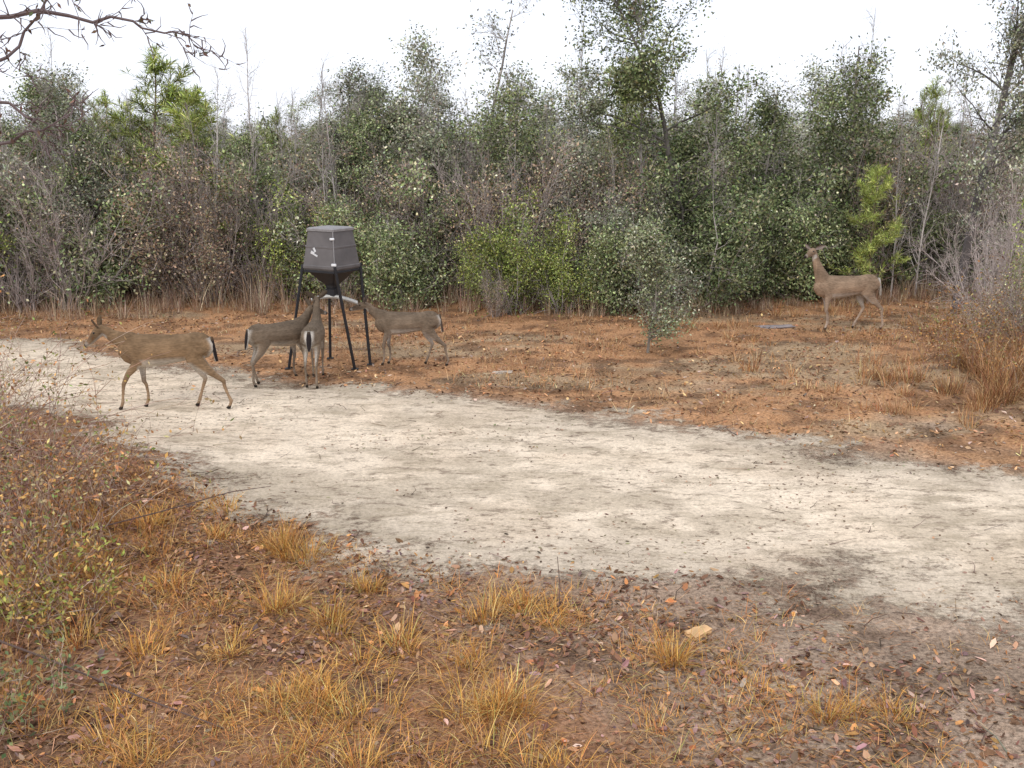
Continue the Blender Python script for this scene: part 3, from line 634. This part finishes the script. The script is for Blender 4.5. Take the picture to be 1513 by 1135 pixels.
    link(bpy.data.objects.new('body',body),root)
    def ear(s):
        mb=MB(); base=h0+nd*.025+up*.035+latH*s*.035; ax=(latH*s*.75+up*earup-nd*.35).normalized(); fw=(nd*.9+up*.1+latH*s*.35); fw=(fw-ax*fw.dot(ax)).normalized(); sd=ax.cross(fw)
        V=[];Cc=[]
        prof=[(0,.014),(.03,.028),(.07,.036),(.11,.032),(.145,.018),(.165,.003)]
        for li,off in ((0,0),(1,-.004)):
            for l_,w_ in prof:
                for q_ in (-1,-.5,0,.5,1):
                    V.append(base+ax*l_+sd*w_*q_+fw*(w_*.55*q_*q_+off)); Cc.append((.28,.23,.20) if li==0 and abs(q_)<1 else tuple(br*.5))
        F=[]
        for li in (0,1):
            o_=li*30
            for i in range(5):
                for j in range(4): F.append((o_+i*5+j,o_+i*5+j+1,o_+(i+1)*5+j+1,o_+(i+1)*5+j))
        mb.add(np.array([tuple(v) for v in V]),F,np.array(Cc)); me=mb.mesh('ear',[M_FUR],True); link(bpy.data.objects.new('ear',me),root)
        me=bpy.data.meshes.new('eye'); b2=bmesh.new(); bmesh.ops.create_uvsphere(b2,u_segments=12,v_segments=8,radius=.013); b2.to_mesh(me); b2.free(); me.materials.append(M_EYE)
        e=link(bpy.data.objects.new('eye',me),root); e.location=h0+nd*.105+up*.018+latH*s*.046
    ear(1); ear(-1)
    mb=MB(); V=[];Cc=[]; pr=[(0,.022),(.05,.034),(.11,.042),(.18,.04),(.24,.028),(.285,.006)]
    k=14
    for l_,w_ in pr:
        for a in np.linspace(0,2*math.pi,k,endpoint=False):
            xx=-.53-l_*.16+.02*math.cos(a)
            V.append((xx,w_*math.sin(a),.825-l_)); dk=(math.cos(a)<.5) and not (fringe and abs(math.sin(a))>.9)
            Cc.append(tuple(br*.6) if (dk and l_<.04) else (tailcol if dk else (.5,.47,.42)))
    F=[(i*k+j,i*k+(j+1)%k,(i+1)*k+(j+1)%k,(i+1)*k+j) for i in range(len(pr)-1) for j in range(k)]
    mb.add(V,F,np.array(Cc)); link(bpy.data.objects.new('tail',mb.mesh('tail',[M_FUR],True)),root)
    return root
PI=math.pi; DK=(.025,.02,.02)
deer(-3.95,12.1,PI+.05,1.0,[(.50,1),(.25,-1)],[(-.33,-1),(-.72,1)],(.70,0,.93),(.72,-.62),0,(.235,.152,.085),False,DK,.8)
deer(-2.96,13.55,.85,.88,[(.30,1),(.40,-1)],[(-.36,1),(-.52,-1)],(.60,0,1.0),(.9,-.25),-.2,(.175,.13,.09),True,DK,.5)
deer(-2.50,13.45,PI/2+.06,.88,[(.32,1),(.36,-1)],[(-.40,1),(-.48,-1)],(.50,0,1.12),(.9,-.1),.2,(.175,.132,.092),True,DK,.9)
deer(-1.42,14.45,PI-.05,.84,[(.38,1),(.30,-1)],[(-.30,-1),(-.66,1)],(.67,0,.98),(.95,-.22),0,(.185,.137,.095),False,(.09,.065,.05),.7)
deer(5.42,17.5,PI+.05,1.02,[(.30,1),(.24,-1)],[(-.20,-1),(-.60,1)],(.56,0,1.26),(.95,-.2),.75,(.30,.21,.14),True,(.2,.14,.1),1.,.12,.25)

# ------------------------------------------------------------------ sky, sun, camera
w=bpy.data.worlds.new('World'); scene.world=w; w.use_nodes=True; nt=w.node_tree; nt.nodes.clear()
sky=N(nt,'ShaderNodeTexSky',sky_type='NISHITA'); sky.sun_disc=False; sky.sun_elevation=rad(42); sky.sun_rotation=rad(200); sky.air_density=1.0; sky.dust_density=1.0; sky.ozone_density=1.0
# overcast: the cloud layer evens the clear sky out to a pale white
mx=N(nt,'ShaderNodeMix',data_type='RGBA'); mx.inputs[0].default_value=.85; mx.inputs[7].default_value=(8.0,8.25,9.2,1)
bg=N(nt,'ShaderNodeBackground',Strength=.148); wo=N(nt,'ShaderNodeOutputWorld')
nt.links.new(sky.outputs[0],mx.inputs[6]); nt.links.new(mx.outputs[2],bg.inputs[0]); nt.links.new(bg.outputs[0],wo.inputs[0])
sd=bpy.data.lights.new('sun','SUN'); sd.energy=1.4; sd.angle=rad(25); sd.color=(1,.96,.9); so=link(bpy.data.objects.new('sun',sd)); so.rotation_euler=(rad(48),0,rad(-20))
cd=bpy.data.cameras.new('trail_camera'); cam=link(bpy.data.objects.new('trail_camera',cd)); cam.location=(0,0,3); cam.rotation_euler=(rad(90-12.75),0,0)
cd.sensor_width=36; cd.lens=36*1600/1513; cd.clip_end=3000; scene.camera=cam
scene.view_settings.view_transform='Standard'; scene.view_settings.look='None'; scene.view_settings.exposure=0
print('done')
